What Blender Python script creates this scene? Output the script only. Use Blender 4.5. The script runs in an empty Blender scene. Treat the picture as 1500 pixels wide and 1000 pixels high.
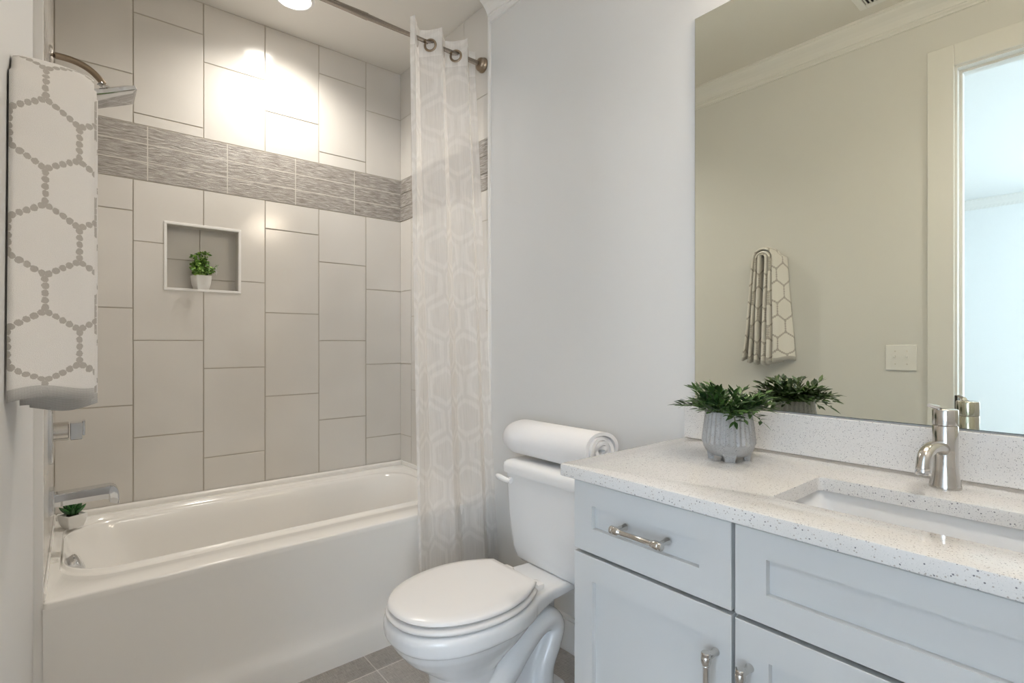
import bpy, bmesh, math, random
from mathutils import Vector, Matrix, noise
R = random.Random(11)
S = bpy.context.scene
COL = S.collection
PI = math.pi

# ------------------------------------------------------------------ camera, world, exposure
cd = bpy.data.cameras.new('camera')
cd.sensor_width = 36.0
cd.lens = 763.5 / 1500 * 36
cd.shift_y = 0.71 / 1500
cd.clip_start = 0.02
cam = bpy.data.objects.new('camera', cd)
cam.location = (0, 0, 1.18)
cam.rotation_euler = (PI / 2, 0, -0.6934391)
COL.objects.link(cam)
S.camera = cam

S.view_settings.view_transform = 'Standard'
S.view_settings.look = 'None'
S.view_settings.exposure = 0.46
S.view_settings.gamma = 1.0
S.view_settings.use_curve_mapping = False
S.cycles.use_denoising = True
S.cycles.max_bounces = 12
S.cycles.diffuse_bounces = 6
S.cycles.glossy_bounces = 6
S.cycles.transmission_bounces = 6
S.cycles.transparent_max_bounces = 16
S.cycles.sample_clamp_indirect = 6.0
S.cycles.caustics_reflective = False
S.cycles.caustics_refractive = False

W = bpy.data.worlds.new('world')
S.world = W
W.use_nodes = True
W.node_tree.nodes['Background'].inputs[0].default_value = (0.75, 0.87, 1.0, 1)
W.node_tree.nodes['Background'].inputs[1].default_value = 1.0


def area(name, loc, rot, sx, sy, power, color):
    l = bpy.data.lights.new(name, 'AREA')
    l.shape = 'RECTANGLE'; l.size = sx; l.size_y = sy
    l.energy = power; l.color = color
    o = bpy.data.objects.new(name, l)
    o.location = loc; o.rotation_euler = rot
    COL.objects.link(o)
    return o


# daylight entering the adjoining bedroom through its two windows
DAY = (0.73, 0.86, 1.0)
area('daylight_window', (-2.6, -2.45, 1.5), (-PI / 2, 0, 0), 2.6, 1.7, 122, DAY)
area('daylight_window', (-4.55, -1.0, 1.5), (0, -PI / 2, 0), 1.7, 1.8, 42, DAY)
WARM = (1.0, 0.85, 0.66)
CAN_POWER = 8.8
LENS_EMIT = 11.0
VANITY_EMIT = 34.0

# ------------------------------------------------------------------ room dimensions
XW = 1.4463          # painted right wall
XWT = 1.437          # tiled face, right end of the alcove
XL = -0.094          # painted left wall
XLT = -0.0755        # tiled face, left end of the alcove
YB = 2.7438          # tiled face, back of the alcove
YT = 1.895           # where the tile starts on the side walls
ZC = 2.7336          # ceiling
YN = -0.75           # wall behind the camera
ZT0, B0, B1 = 0.496, 1.876, 2.113       # tile foot, accent band
TUBF = 1.878         # front of the tub

# ------------------------------------------------------------------ materials
MATS = {}


def nodes_of(name):
    m = bpy.data.materials.new(name)
    m.use_nodes = True
    return m, m.node_tree.nodes, m.node_tree.links, m.node_tree.nodes['Principled BSDF']


def pbr(name, col, rough=0.5, metal=0.0, **kw):
    m, n, l, b = nodes_of(name)
    b.inputs['Base Color'].default_value = (*col, 1)
    b.inputs['Roughness'].default_value = rough
    b.inputs['Metallic'].default_value = metal
    for k, v in kw.items():
        b.inputs[k.replace('_', ' ')].default_value = v
    MATS[name] = m
    return m


class NX:
    """small helper that writes node expressions"""
    def __init__(self, m):
        self.t = m.node_tree; self.n = self.t.nodes; self.l = self.t.links

    def put(self, sock, v):
        if isinstance(v, (int, float)):
            sock.default_value = v
        elif isinstance(v, tuple):
            sock.default_value = v
        else:
            self.l.new(v, sock)

    def math(self, op, a, b=0.0, c=None):
        k = self.n.new('ShaderNodeMath'); k.operation = op
        self.put(k.inputs[0], a); self.put(k.inputs[1], b)
        if c is not None: self.put(k.inputs[2], c)
        return k.outputs[0]

    def sep(self, v):
        k = self.n.new('ShaderNodeSeparateXYZ'); self.l.new(v, k.inputs[0]); return k.outputs

    def comb(self, x, y, z=0.0):
        k = self.n.new('ShaderNodeCombineXYZ')
        for i, q in enumerate((x, y, z)): self.put(k.inputs[i], q)
        return k.outputs[0]

    def coord(self, which='Object'):
        k = self.n.new('ShaderNodeTexCoord'); return k.outputs[which]

    def pos(self):
        return self.n.new('ShaderNodeNewGeometry').outputs['Position']

    def scale(self, v, s):
        k = self.n.new('ShaderNodeMapping'); self.l.new(v, k.inputs[0]); k.inputs['Scale'].default_value = s
        return k.outputs[0]

    def noise(self, v, scale, detail=2.0, rough=0.5):
        k = self.n.new('ShaderNodeTexNoise'); self.l.new(v, k.inputs['Vector'])
        k.inputs['Scale'].default_value = scale; k.inputs['Detail'].default_value = detail
        k.inputs['Roughness'].default_value = rough
        return k.outputs[0]

    def voro(self, v, scale, out='Distance'):
        k = self.n.new('ShaderNodeTexVoronoi'); self.l.new(v, k.inputs['Vector']); k.inputs['Scale'].default_value = scale
        return k.outputs[out]

    def ramp(self, v, stops, interp='LINEAR'):
        k = self.n.new('ShaderNodeValToRGB'); self.put(k.inputs[0], v); k.color_ramp.interpolation = interp
        e = k.color_ramp.elements
        while len(e) > 1: e.remove(e[0])
        e[0].position = stops[0][0]; e[0].color = (*stops[0][1], 1)
        for p, c in stops[1:]:
            q = e.new(p); q.color = (*c, 1)
        return k.outputs[0]

    def mix(self, f, a, b):
        k = self.n.new('ShaderNodeMix'); k.data_type = 'RGBA'
        self.put(k.inputs[0], f)
        for s, v in ((k.inputs[6], a), (k.inputs[7], b)):
            if isinstance(v, tuple): s.default_value = (*v[:3], 1)
            else: self.l.new(v, s)
        return k.outputs[2]

    def bump(self, h, strength, dist, bsdf):
        k = self.n.new('ShaderNodeBump'); k.inputs['Strength'].default_value = strength
        k.inputs['Distance'].default_value = dist
        self.l.new(h, k.inputs['Height']); self.l.new(k.outputs[0], bsdf.inputs['Normal'])

    def smooth(self, v, lo, hi, a=0.0, b=1.0):
        k = self.n.new('ShaderNodeMapRange'); k.interpolation_type = 'SMOOTHSTEP'
        self.put(k.inputs[0], v)
        for i, q in ((1, lo), (2, hi), (3, a), (4, b)): k.inputs[i].default_value = q
        return k.outputs[0]

    def hexgrid(self, uv, size):
        """distance to the centre of a hexagon (0.5 on its edges), the offset from it"""
        x, y, _ = self.sep(uv)
        x = self.math('ADD', self.math('DIVIDE', x, size), 200.0)
        y = self.math('ADD', self.math('DIVIDE', y, size), 200.0 * 1.7320508)
        r3 = 1.7320508
        M = self.math
        ax = M('SUBTRACT', M('FLOORED_MODULO', x, 1.0), 0.5)
        ay = M('SUBTRACT', M('FLOORED_MODULO', y, r3), r3 / 2)
        bx = M('SUBTRACT', M('FLOORED_MODULO', M('SUBTRACT', x, 0.5), 1.0), 0.5)
        by = M('SUBTRACT', M('FLOORED_MODULO', M('SUBTRACT', y, r3 / 2), r3), r3 / 2)
        da = M('ADD', M('MULTIPLY', ax, ax), M('MULTIPLY', ay, ay))
        db = M('ADD', M('MULTIPLY', bx, bx), M('MULTIPLY', by, by))
        pick = M('LESS_THAN', da, db)
        gx = M('ADD', M('MULTIPLY', ax, pick), M('MULTIPLY', bx, M('SUBTRACT', 1.0, pick)))
        gy = M('ADD', M('MULTIPLY', ay, pick), M('MULTIPLY', by, M('SUBTRACT', 1.0, pick)))
        ds, ts = [], []
        for nx, ny in ((1, 0), (.5, r3 / 2), (.5, -r3 / 2)):
            ds.append(M('ABSOLUTE', M('ADD', M('MULTIPLY', gx, nx), M('MULTIPLY', gy, ny))))
            ts.append(M('ADD', M('MULTIPLY', gx, -ny), M('MULTIPLY', gy, nx)))
        d = M('MAXIMUM', ds[0], M('MAXIMUM', ds[1], ds[2]))
        t = 0.0
        for a, b in zip(ds, ts):
            t = M('ADD', M('MULTIPLY', b, M('GREATER_THAN', a, M('SUBTRACT', d, 1e-5))), t)
        return d, t


def setup_materials():
    pbr('chrome', (0.72, 0.73, 0.75), 0.08, 1.0)
    pbr('nickel', (0.62, 0.60, 0.57), 0.16, 1.0)
    pbr('bronze', (0.34, 0.27, 0.20), 0.28, 1.0)
    pbr('steel_rod', (0.52, 0.47, 0.42), 0.22, 1.0)
    pbr('porcelain', (0.80, 0.81, 0.82), 0.12)
    pbr('seat_plastic', (0.80, 0.79, 0.78), 0.25)
    pbr('acrylic', (0.83, 0.815, 0.785), 0.14)
    pbr('white_paint', (0.78, 0.78, 0.77), 0.35)
    pbr('vanity_paint', (0.61, 0.62, 0.62), 0.38)
    pbr('duct_shade_black', (0.03, 0.03, 0.03), 0.8)  # flat black painted in for shade behind the vent louvres
    pbr('caulk', (0.70, 0.68, 0.63), 0.6)
    pbr('white_pot', (0.82, 0.81, 0.79), 0.22)
    pbr('white_plastic', (0.83, 0.83, 0.83), 0.3)
    pbr('strike_metal', (0.10, 0.09, 0.08), 0.35, 0.8)
    pbr('mirror_glass', (0.88, 0.895, 0.79), 0.0, 1.0)
    pbr('mirror_edge', (0.10, 0.12, 0.10), 0.3)
    pbr('soil', (0.05, 0.04, 0.03), 0.9)
    pbr('stem', (0.10, 0.16, 0.05), 0.6)

    for nm, col in (('wall_paint', (0.72, 0.72, 0.712)), ('ceiling_paint', (0.76, 0.74, 0.70)), ('bedroom_paint', (0.82, 0.84, 0.86))):
        m = pbr(nm, col, 0.55)
        x = NX(m); b = x.n['Principled BSDF']
        x.bump(x.noise(x.pos(), 260.0, 3.0), 0.06, 0.002, b)

    # glazed field tile
    m = pbr('tile', (0.60, 0.565, 0.52), 0.16)
    x = NX(m); b = x.n['Principled BSDF']
    p = x.pos()
    big = x.noise(p, 2.2, 2.0)
    x.l.new(x.mix(x.smooth(big, .3, .7), (0.63, 0.605, 0.565), (0.68, 0.655, 0.615)), b.inputs['Base Color'])
    x.bump(x.noise(p, 9.0, 2.0), 0.12, 0.006, b)
    m = pbr('grout', (0.47, 0.43, 0.37), 0.8)
    pbr('pale_grout', (0.58, 0.55, 0.50), 0.7)
    pbr('tile_trim', (0.80, 0.79, 0.77), 0.3)

    # rippled grey accent tile
    m = pbr('accent_tile', (0.4, 0.38, 0.36), 0.25)
    x = NX(m); b = x.n['Principled BSDF']
    p = x.pos()
    px, py, pz = x.sep(p)
    al = x.math('ADD', px, py)
    row = x.math('FLOOR', x.math('DIVIDE', x.math('SUBTRACT', pz, B0), (B1 - B0) / 3))
    al = x.math('ADD', al, x.math('MULTIPLY', row, 7.3))
    warp = x.noise(x.comb(x.math('MULTIPLY', al, 9.0), x.math('MULTIPLY', pz, 22.0), 0), 2.2, 2.0)
    fine = x.noise(x.comb(x.math('MULTIPLY', al, 17.0), x.math('ADD', x.math('MULTIPLY', pz, 190.0), x.math('MULTIPLY', warp, 3.2)), 0), 1.0, 4.0, .65)
    x.l.new(x.ramp(fine, [(0.32, (0.20, 0.18, 0.16)), (0.46, (0.31, 0.285, 0.26)), (0.55, (0.40, 0.375, 0.345)), (0.68, (0.58, 0.55, 0.515))]), b.inputs['Base Color'])
    x.bump(fine, 0.6, 0.004, b)

    # floor tile with linen weave
    m = pbr('floor_tile', (0.2, 0.2, 0.2), 0.42)
    x = NX(m); b = x.n['Principled BSDF']
    p = x.pos()
    px, py, pz = x.sep(p)
    tx = x.math('DIVIDE', x.math('SUBTRACT', px, 0.824 - 3.05), 0.305)
    ty = x.math('DIVIDE', x.math('SUBTRACT', py, 1.751 - 6.1), 0.61)
    fx = x.math('FLOORED_MODULO', tx, 1.0); fy = x.math('FLOORED_MODULO', ty, 1.0)
    ex = x.math('MULTIPLY', x.math('SUBTRACT', 0.5, x.math('ABSOLUTE', x.math('SUBTRACT', fx, .5))), 0.305)
    ey = x.math('MULTIPLY', x.math('SUBTRACT', 0.5, x.math('ABSOLUTE', x.math('SUBTRACT', fy, .5))), 0.61)
    e = x.math('MINIMUM', ex, ey)
    cell = x.n.new('ShaderNodeTexWhiteNoise')
    x.l.new(x.comb(x.math('FLOOR', tx), x.math('FLOOR', ty)), cell.inputs[0])
    w1 = x.noise(x.scale(p, (30, 420, 1)), 1.0, 2.0)
    w2 = x.noise(x.scale(p, (420, 30, 1)), 1.0, 2.0)
    w = x.math('ADD', x.math('MULTIPLY', x.math('ADD', w1, w2), .5), x.math('MULTIPLY', x.math('SUBTRACT', cell.outputs[0], .5), .10))
    base = x.ramp(w, [(0.30, (0.24, 0.22, 0.20)), (0.5, (0.37, 0.345, 0.32)), (0.70, (0.50, 0.47, 0.44))])
    g = x.smooth(e, 0.0012, 0.0022)
    x.l.new(x.mix(g, (0.62, 0.59, 0.55), base), b.inputs['Base Color'])
    x.bump(g, 0.4, 0.002, b)
    pbr('bedroom_floor', (0.55, 0.50, 0.44), 0.5)

    # speckled quartz
    m = pbr('quartz', (0.8, 0.78, 0.75), 0.06, IOR=1.56)
    x = NX(m); b = x.n['Principled BSDF']
    p = x.pos()
    base = x.mix(x.noise(p, 420.0, 2.0), (0.66, 0.655, 0.645), (0.74, 0.735, 0.725))
    col = base
    for sc, thr, shade, rad in ((620.0, 0.86, (0.50, 0.495, 0.50), 0.42), (480.0, 0.89, (0.40, 0.40, 0.41), 0.36), (380.0, 0.92, (0.26, 0.26, 0.28), 0.32), (330.0, 0.94, (0.45, 0.42, 0.39), 0.40), (250.0, 0.965, (0.20, 0.20, 0.22), 0.30)):
        cx, cy, cz = x.sep(x.voro(p, sc, 'Color'))
        pick = x.math('GREATER_THAN', cx, thr)
        dot = x.math('LESS_THAN', x.math('ADD', x.voro(p, sc), x.math('MULTIPLY', x.noise(p, sc * 3, 1.0), .25)), rad + .12)
        col = x.mix(x.math('MULTIPLY', pick, dot), col, shade)
    x.l.new(col, b.inputs['Base Color'])

    # hanging towel: loops, dotted hexagon lines, woven hem
    m = pbr('towel_hex', (0.8, 0.78, 0.75), 0.95)
    x = NX(m); b = x.n['Principled BSDF']
    uv = x.coord('UV')
    ux, uy, _ = x.sep(uv)
    wob = x.noise(uv, 60.0, 2.0)
    uvw = x.comb(x.math('ADD', ux, x.math('MULTIPLY', x.math('SUBTRACT', wob, .5), .006)), x.math('ADD', uy, x.math('MULTIPLY', wob, .004)))
    d, t = x.hexgrid(uvw, 0.108)
    fr = x.math('SUBTRACT', x.math('FLOORED_MODULO', x.math('ADD', x.math('MULTIPLY', t, 8.66), 100.5), 1.0), 0.5)
    fuzz = x.math('MULTIPLY', x.math('SUBTRACT', x.noise(uv, 420.0, 3.0), .5), 0.9)
    qa = x.math('DIVIDE', x.math('SUBTRACT', 0.5, d), 0.055)
    qb = x.math('DIVIDE', fr, 0.50)
    rr2 = x.math('ADD', x.math('ADD', x.math('MULTIPLY', qa, qa), x.math('MULTIPLY', qb, qb)), fuzz)
    edge = x.smooth(rr2, 0.80, 1.10, 1.0, 0.0)
    loop = x.noise(uv, 900.0, 2.0)
    cloth = x.mix(loop, (0.74, 0.72, 0.695), (0.93, 0.915, 0.895))
    c = x.mix(edge, cloth, x.mix(loop, (0.40, 0.375, 0.345), (0.58, 0.55, 0.515)))
    hem = x.math('LESS_THAN', uy, 0.020)
    chk = x.math('MULTIPLY', x.math('SINE', x.math('MULTIPLY', x.math('ADD', ux, uy), 1500.0)), x.math('SINE', x.math('MULTIPLY', x.math('SUBTRACT', ux, uy), 1500.0)))
    hc = x.mix(x.smooth(chk, -.4, .4), (0.44, 0.43, 0.415), (0.76, 0.745, 0.72))
    x.l.new(x.mix(hem, c, hc), b.inputs['Base Color'])
    x.bump(x.math('SUBTRACT', loop, x.math('MULTIPLY', edge, .7)), 0.45, 0.0025, b)
    b.inputs['Sheen Weight'].default_value = 0.25

    m = pbr('white_terry', (0.86, 0.86, 0.87), 0.95)
    x = NX(m); b = x.n['Principled BSDF']
    x.bump(x.noise(x.coord('Object'), 520.0, 2.0), 0.5, 0.002, b)

    # sheer curtain with a hexagon weave
    m = bpy.data.materials.new('sheer'); m.use_nodes = True; MATS['sheer'] = m
    x = NX(m); x.n.clear()
    out = x.n.new('ShaderNodeOutputMaterial')
    uv = x.coord('UV')
    wv = x.noise(uv, 30.0, 2.0)
    sx, sy, _ = x.sep(uv)
    d, t = x.hexgrid(x.comb(x.math('ADD', sx, x.math('MULTIPLY', wv, .016)), x.math('ADD', sy, x.math('MULTIPLY', wv, .012))), 0.165)
    ring = x.math('MULTIPLY', x.smooth(d, 0.31, 0.36), x.smooth(d, 0.42, 0.47, 1.0, 0.0))
    ux, uy, _ = x.sep(uv)
    streak = x.noise(x.scale(uv, (260, 9, 1)), 1.0, 3.0)
    hemtop = x.math('GREATER_THAN', uy, 2.40)
    al = x.math('ADD', x.math('ADD', 0.69, x.math('MULTIPLY', ring, 0.06)), x.math('MULTIPLY', x.math('SUBTRACT', streak, .5), 0.22))
    al = x.math('MINIMUM', x.math('ADD', al, x.math('MULTIPLY', hemtop, .14)), 0.97)
    dif = x.n.new('ShaderNodeBsdfDiffuse'); dif.inputs[0].default_value = (0.90, 0.885, 0.87, 1)
    trl = x.n.new('ShaderNodeBsdfTranslucent'); trl.inputs[0].default_value = (0.90, 0.885, 0.87, 1)
    tr = x.n.new('ShaderNodeBsdfTransparent')
    m1 = x.n.new('ShaderNodeMixShader'); m1.inputs[0].default_value = 0.42
    x.l.new(dif.outputs[0], m1.inputs[1]); x.l.new(trl.outputs[0], m1.inputs[2])
    m2 = x.n.new('ShaderNodeMixShader'); x.l.new(al, m2.inputs[0])
    x.l.new(tr.outputs[0], m2.inputs[1]); x.l.new(m1.outputs[0], m2.inputs[2])
    x.l.new(m2.outputs[0], out.inputs[0])

    # speckled ceramic of the ribbed planter
    m = pbr('planter', (0.6, 0.6, 0.6), 0.45)
    x = NX(m); b = x.n['Principled BSDF']
    p = x.pos()
    sp = x.math('LESS_THAN', x.voro(p, 420.0), 0.30)
    x.l.new(x.mix(x.math('MULTIPLY', sp, x.smooth(x.noise(p, 160.0, 1.0), .45, .6)), x.mix(x.noise(p, 60.0, 3.0), (0.33, 0.33, 0.33), (0.46, 0.46, 0.455)), (0.17, 0.17, 0.17)), b.inputs['Base Color'])

    for nm, a, c2, rough in (('leaf_dark', (0.010, 0.042, 0.012), (0.085, 0.185, 0.04), 0.42), ('leaf_bright', (0.07, 0.19, 0.03), (0.34, 0.55, 0.12), 0.45), ('leaf_succulent', (0.015, 0.07, 0.02), (0.06, 0.20, 0.05), 0.35)):
        m = pbr(nm, a, rough)
        x = NX(m); b = x.n['Principled BSDF']
        k = x.n.new('ShaderNodeNewGeometry')
        x.l.new(x.ramp(k.outputs['Random Per Island'], [(0.0, a), (0.55, tuple((u + v) / 2.6 for u, v in zip(a, c2))), (1.0, c2)]), b.inputs['Base Color'])

    def emit(name, col, st):
        m = bpy.data.materials.new(name); m.use_nodes = True; MATS[name] = m
        b = m.node_tree.nodes['Principled BSDF']
        b.inputs['Base Color'].default_value = (0.9, 0.9, 0.88, 1)
        b.inputs['Emission Color'].default_value = (*col, 1)
        b.inputs['Emission Strength'].default_value = st
    emit('lens', (1.0, 0.95, 0.88), LENS_EMIT)
    emit('shade_glass', WARM, VANITY_EMIT)


setup_materials()

# ------------------------------------------------------------------ object helpers
ORI = {}


def finish(name, bm, mat, parent=None, smooth=True, angle=40, uv=False):
    bmesh.ops.recalc_face_normals(bm, faces=bm.faces)
    me = bpy.data.meshes.new(name)
    if parent is not None:
        bmesh.ops.translate(bm, verts=bm.verts, vec=-ORI[parent.name])
    bm.to_mesh(me); bm.free()
    me.materials.append(MATS[mat])
    if smooth:
        for p in me.polygons: p.use_smooth = True
        try:
            me.set_sharp_from_angle(angle=math.radians(angle))
        except Exception:
            pass
    o = bpy.data.objects.new(name, me)
    COL.objects.link(o)
    if parent is not None:
        o.parent = parent
        ORI[o.name] = ORI[parent.name].copy()
    else:
        ORI[o.name] = Vector((0, 0, 0))
    return o


def thing(name, label, cat, loc, group=None):
    o = bpy.data.objects.new(name, None)
    o.empty_display_size = 0.05
    COL.objects.link(o)
    o.location = loc
    ORI[o.name] = Vector(loc)
    return tag(o, label, cat, group)


def tag(o, label, cat, group=None):
    o['label'] = label; o['category'] = cat
    if group: o['group'] = group
    return o


def base_at(o, loc):
    """put the origin of a one-mesh thing at its base"""
    v = Vector(loc)
    o.data.transform(Matrix.Translation(-v)); o.location = v
    ORI[o.name] = v
    return o


def struct(o):
    o['kind'] = 'structure'
    return o


def box(bm, x0, x1, y0, y1, z0, z1, bev=0.0, seg=2, mat=None):
    r = bmesh.ops.create_cube(bm, size=1.0)
    vs = r['verts']
    for v in vs:
        v.co = Vector((x0 + (v.co.x + .5) * (x1 - x0), y0 + (v.co.y + .5) * (y1 - y0), z0 + (v.co.z + .5) * (z1 - z0)))
    if mat is not None:
        for v in vs: v.co = mat @ v.co
    if bev > 0:
        es = list({e for v in vs for e in v.link_edges})
        bmesh.ops.bevel(bm, geom=es, offset=bev, segments=seg, profile=0.5, affect='EDGES')


def loft(bm, rings, close=True, cap0=True, cap1=True):
    """rings: lists of points with equal counts"""
    vr = [[bm.verts.new(p) for p in r] for r in rings]
    n = len(vr[0])
    for a, b in zip(vr[:-1], vr[1:]):
        for i in range(n if close else n - 1):
            j = (i + 1) % n
            try: bm.faces.new((a[i], a[j], b[j], b[i]))
            except ValueError: pass
    if cap0: bm.faces.new(list(reversed(vr[0])))
    if cap1: bm.faces.new(vr[-1])
    return vr


def frame_of(d):
    d = d.normalized()
    up = Vector((0, 0, 1)) if abs(d.z) < 0.95 else Vector((1, 0, 0))
    a = d.cross(up).normalized(); b = a.cross(d).normalized()
    return a, b


def tube(bm, pts, rad, seg=14, cap=True):
    pts = [Vector(p) for p in pts]
    rings = []
    a = b = None
    for i, p in enumerate(pts):
        d = (pts[min(i + 1, len(pts) - 1)] - pts[max(i - 1, 0)]).normalized()
        if a is None: a, b = frame_of(d)
        else:
            a = (a - d * a.dot(d)).normalized(); b = a.cross(d).normalized() * -1
            b = d.cross(a).normalized()
        r = rad[i] if isinstance(rad, (list, tuple)) else rad
        rings.append([p + (a * math.cos(2 * PI * k / seg) + b * math.sin(2 * PI * k / seg)) * r for k in range(seg)])
    loft(bm, rings, True, cap, cap)


def lathe(bm, prof, org, axis=(0, 0, 1), seg=32, cap0=True, cap1=True):
    """prof: (radius, height along axis)"""
    axis = Vector(axis).normalized(); a, b = frame_of(axis); org = Vector(org)
    rings = [[org + axis * h + (a * math.cos(2 * PI * k / seg) + b * math.sin(2 * PI * k / seg)) * max(r, 1e-4) for k in range(seg)] for r, h in prof]
    loft(bm, rings, True, cap0, cap1)


def rrect(x0, x1, y0, y1, r, z, nc=8, ns=6):
    """rounded rectangle loop, equal point counts whatever the radius"""
    pts = []
    cs = [(x1 - r, y1 - r, 0), (x0 + r, y1 - r, 90), (x0 + r, y0 + r, 180), (x1 - r, y0 + r, 270)]
    for i, (cx, cy, a0) in enumerate(cs):
        for k in range(nc + 1):
            a = math.radians(a0 + 90 * k / nc)
            pts.append(Vector((cx + r * math.cos(a), cy + r * math.sin(a), z)))
        nx, ny, na = cs[(i + 1) % 4]
        e = Vector((nx + r * math.cos(math.radians(na)), ny + r * math.sin(math.radians(na)), z))
        s = pts[-1].copy()
        for k in range(1, ns):
            pts.append(s.lerp(e, k / ns))
    return pts


def bez(p0, p1, p2, p3, n):
    p0, p1, p2, p3 = map(Vector, (p0, p1, p2, p3))
    return [p0 * (1 - t) ** 3 + p1 * 3 * t * (1 - t) ** 2 + p2 * 3 * t * t * (1 - t) + p3 * t ** 3 for t in [i / n for i in range(n + 1)]]


def spline(pts, n=8):
    """Catmull-Rom through the points"""
    P = [Vector(p) for p in pts]
    P = [P[0] * 2 - P[1]] + P + [P[-1] * 2 - P[-2]]
    out = []
    for i in range(1, len(P) - 2):
        for k in range(n):
            t = k / n
            a, b, c, d = P[i - 1], P[i], P[i + 1], P[i + 2]
            out.append(0.5 * ((2 * b) + (c - a) * t + (2 * a - 5 * b + 4 * c - d) * t * t + (3 * b - a - 3 * c + d) * t ** 3))
    out.append(P[-2])
    return out


# ------------------------------------------------------------------ room shell
bm = bmesh.new(); box(bm, -0.35, 1.6, YN - .1, 2.95, -0.08, 0.0)
struct(finish('floor', bm, 'floor_tile', smooth=False))
bm = bmesh.new(); box(bm, -0.35, 1.6, YN - .1, 2.95, ZC, ZC + .1)
struct(finish('ceiling', bm, 'ceiling_paint', smooth=False))

bm = bmesh.new(); box(bm, XW, XW + .12, YN - .1, 2.95, 0, ZC)
wall_right = struct(finish('wall_right', bm, 'wall_paint', smooth=False))

DY0, DY1, DZ = -0.33, 0.511, 2.385       # doorway in the left wall
bm = bmesh.new()
box(bm, XL - .115, XL, DY1 + .016, 2.95, 0, ZC)
box(bm, XL - .115, XL, DY0 - .016, DY1 + .016, DZ + .016, ZC)
box(bm, XL - .115, XL, YN - .1, DY0 - .016, 0, ZC)
wall_left = struct(finish('wall_left', bm, 'wall_paint', smooth=False))
bm = bmesh.new(); box(bm, XL, XW, YN - .1, YN, 0, ZC)
struct(finish('wall_front', bm, 'wall_paint', smooth=False))

# back wall: setting bed with the niche cut in it
NX0, NX1, NZ0, NZ1, NYB = 0.288, 0.596, 1.410, 1.714, 2.835
bm = bmesh.new()
g = YB + 0.0022
for a in ((XL, NX0, 0, ZC), (NX1, XW, 0, ZC), (NX0, NX1, 0, NZ0), (NX0, NX1, NZ1, ZC)):
    box(bm, a[0], a[1], g, 2.95, a[2], a[3])
box(bm, NX0, NX1, NYB + .004, 2.95, NZ0, NZ1)
wall_back = struct(finish('wall_back', bm, 'grout', smooth=False))

G = 0.0022                               # half a joint


def clip_tile(bm, plane, a0, a1, z0, z1, face, holes=()):
    """one bevelled tile on a wall plane, cut round the holes"""
    rects = [(a0 + G, a1 - G, z0 + G, z1 - G)]
    for (ha, hb, hc, hd) in holes:
        nr = []
        for (p, q, r, s) in rects:
            if hb <= p or ha >= q or hd <= r or hc >= s:
                nr.append((p, q, r, s)); continue
            if p < ha: nr.append((p, ha, r, s))
            if q > hb: nr.append((hb, q, r, s))
            p2, q2 = max(p, ha), min(q, hb)
            if r < hc: nr.append((p2, q2, r, hc))
            if s > hd: nr.append((p2, q2, hd, s))
        rects = nr
    bev = 0.0013 if len(rects) == 1 else 0.0
    for (p, q, r, s) in rects:
        if q - p < .004 or s - r < .004: continue
        if plane == 'back': box(bm, p, q, face, face + .0021, r, s, bev, 2)
        if plane == 'right': box(bm, face, face + .0021, p, q, r, s, 0)
        if plane == 'left': box(bm, face - .0021, face, p, q, r, s, 0)


def tile_wall(plane, cols, joints, face, holes=()):
    """cols: joint lines across; joints: heights below / above the band for every column"""
    bm = bmesh.new()
    for (c0, c1), (lo, up) in zip(zip(cols[:-1], cols[1:]), joints):
        for seq in ([ZT0] + sorted(lo) + [B0], [B1] + sorted(up) + [ZC]):
            for z0, z1 in zip(seq[:-1], seq[1:]):
                clip_tile(bm, plane, c0, c1, z0, z1, face, holes)
    return bm


J = [([1.740, 1.324, 0.910], [2.322]), ([1.613, 1.187, 0.770], [2.160, 2.588]), ([1.470, 1.058, 0.647], [2.464]),
     ([1.738, 1.324, 0.912], [2.315]), ([1.600, 1.187, 0.771], [2.176, 2.585]), ([1.472, 1.056, 0.647], [2.466])]
hole = [(NX0, NX1, NZ0, NZ1)]
finish('field_tile', tile_wall('back', [XLT, .178, .440, .703, .966, 1.226, XWT + .004], J, YB, hole), 'tile', wall_back, smooth=False)


def band(plane, cols, face):
    bm = bmesh.new()
    zs = [B0, 1.955, 2.034, B1]
    for z0, z1 in zip(zs[:-1], zs[1:]):
        for a, b in zip(cols[:-1], cols[1:]):
            p, q, r, s = a + .0021, b - .0021, z0 + .0023, z1 - .0023
            if plane == 'back': box(bm, p, q, face - .0012, face + .0021, r, s)
            if plane == 'right': box(bm, face - .0012, face + .0021, p, q, r, s)
            if plane == 'left': box(bm, face - .0021, face + .0012, p, q, r, s)
    return bm


bm = bmesh.new(); box(bm, XLT, XWT, YB - .0009, YB + .0022, B0 + .001, B1 - .001)
finish('accent_joints', bm, 'pale_grout', wall_back, smooth=False)
finish('accent_band', band('back', [XLT, .229, .538, .848, 1.159, XWT + .003], YB), 'accent_tile', wall_back, smooth=False)

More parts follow.
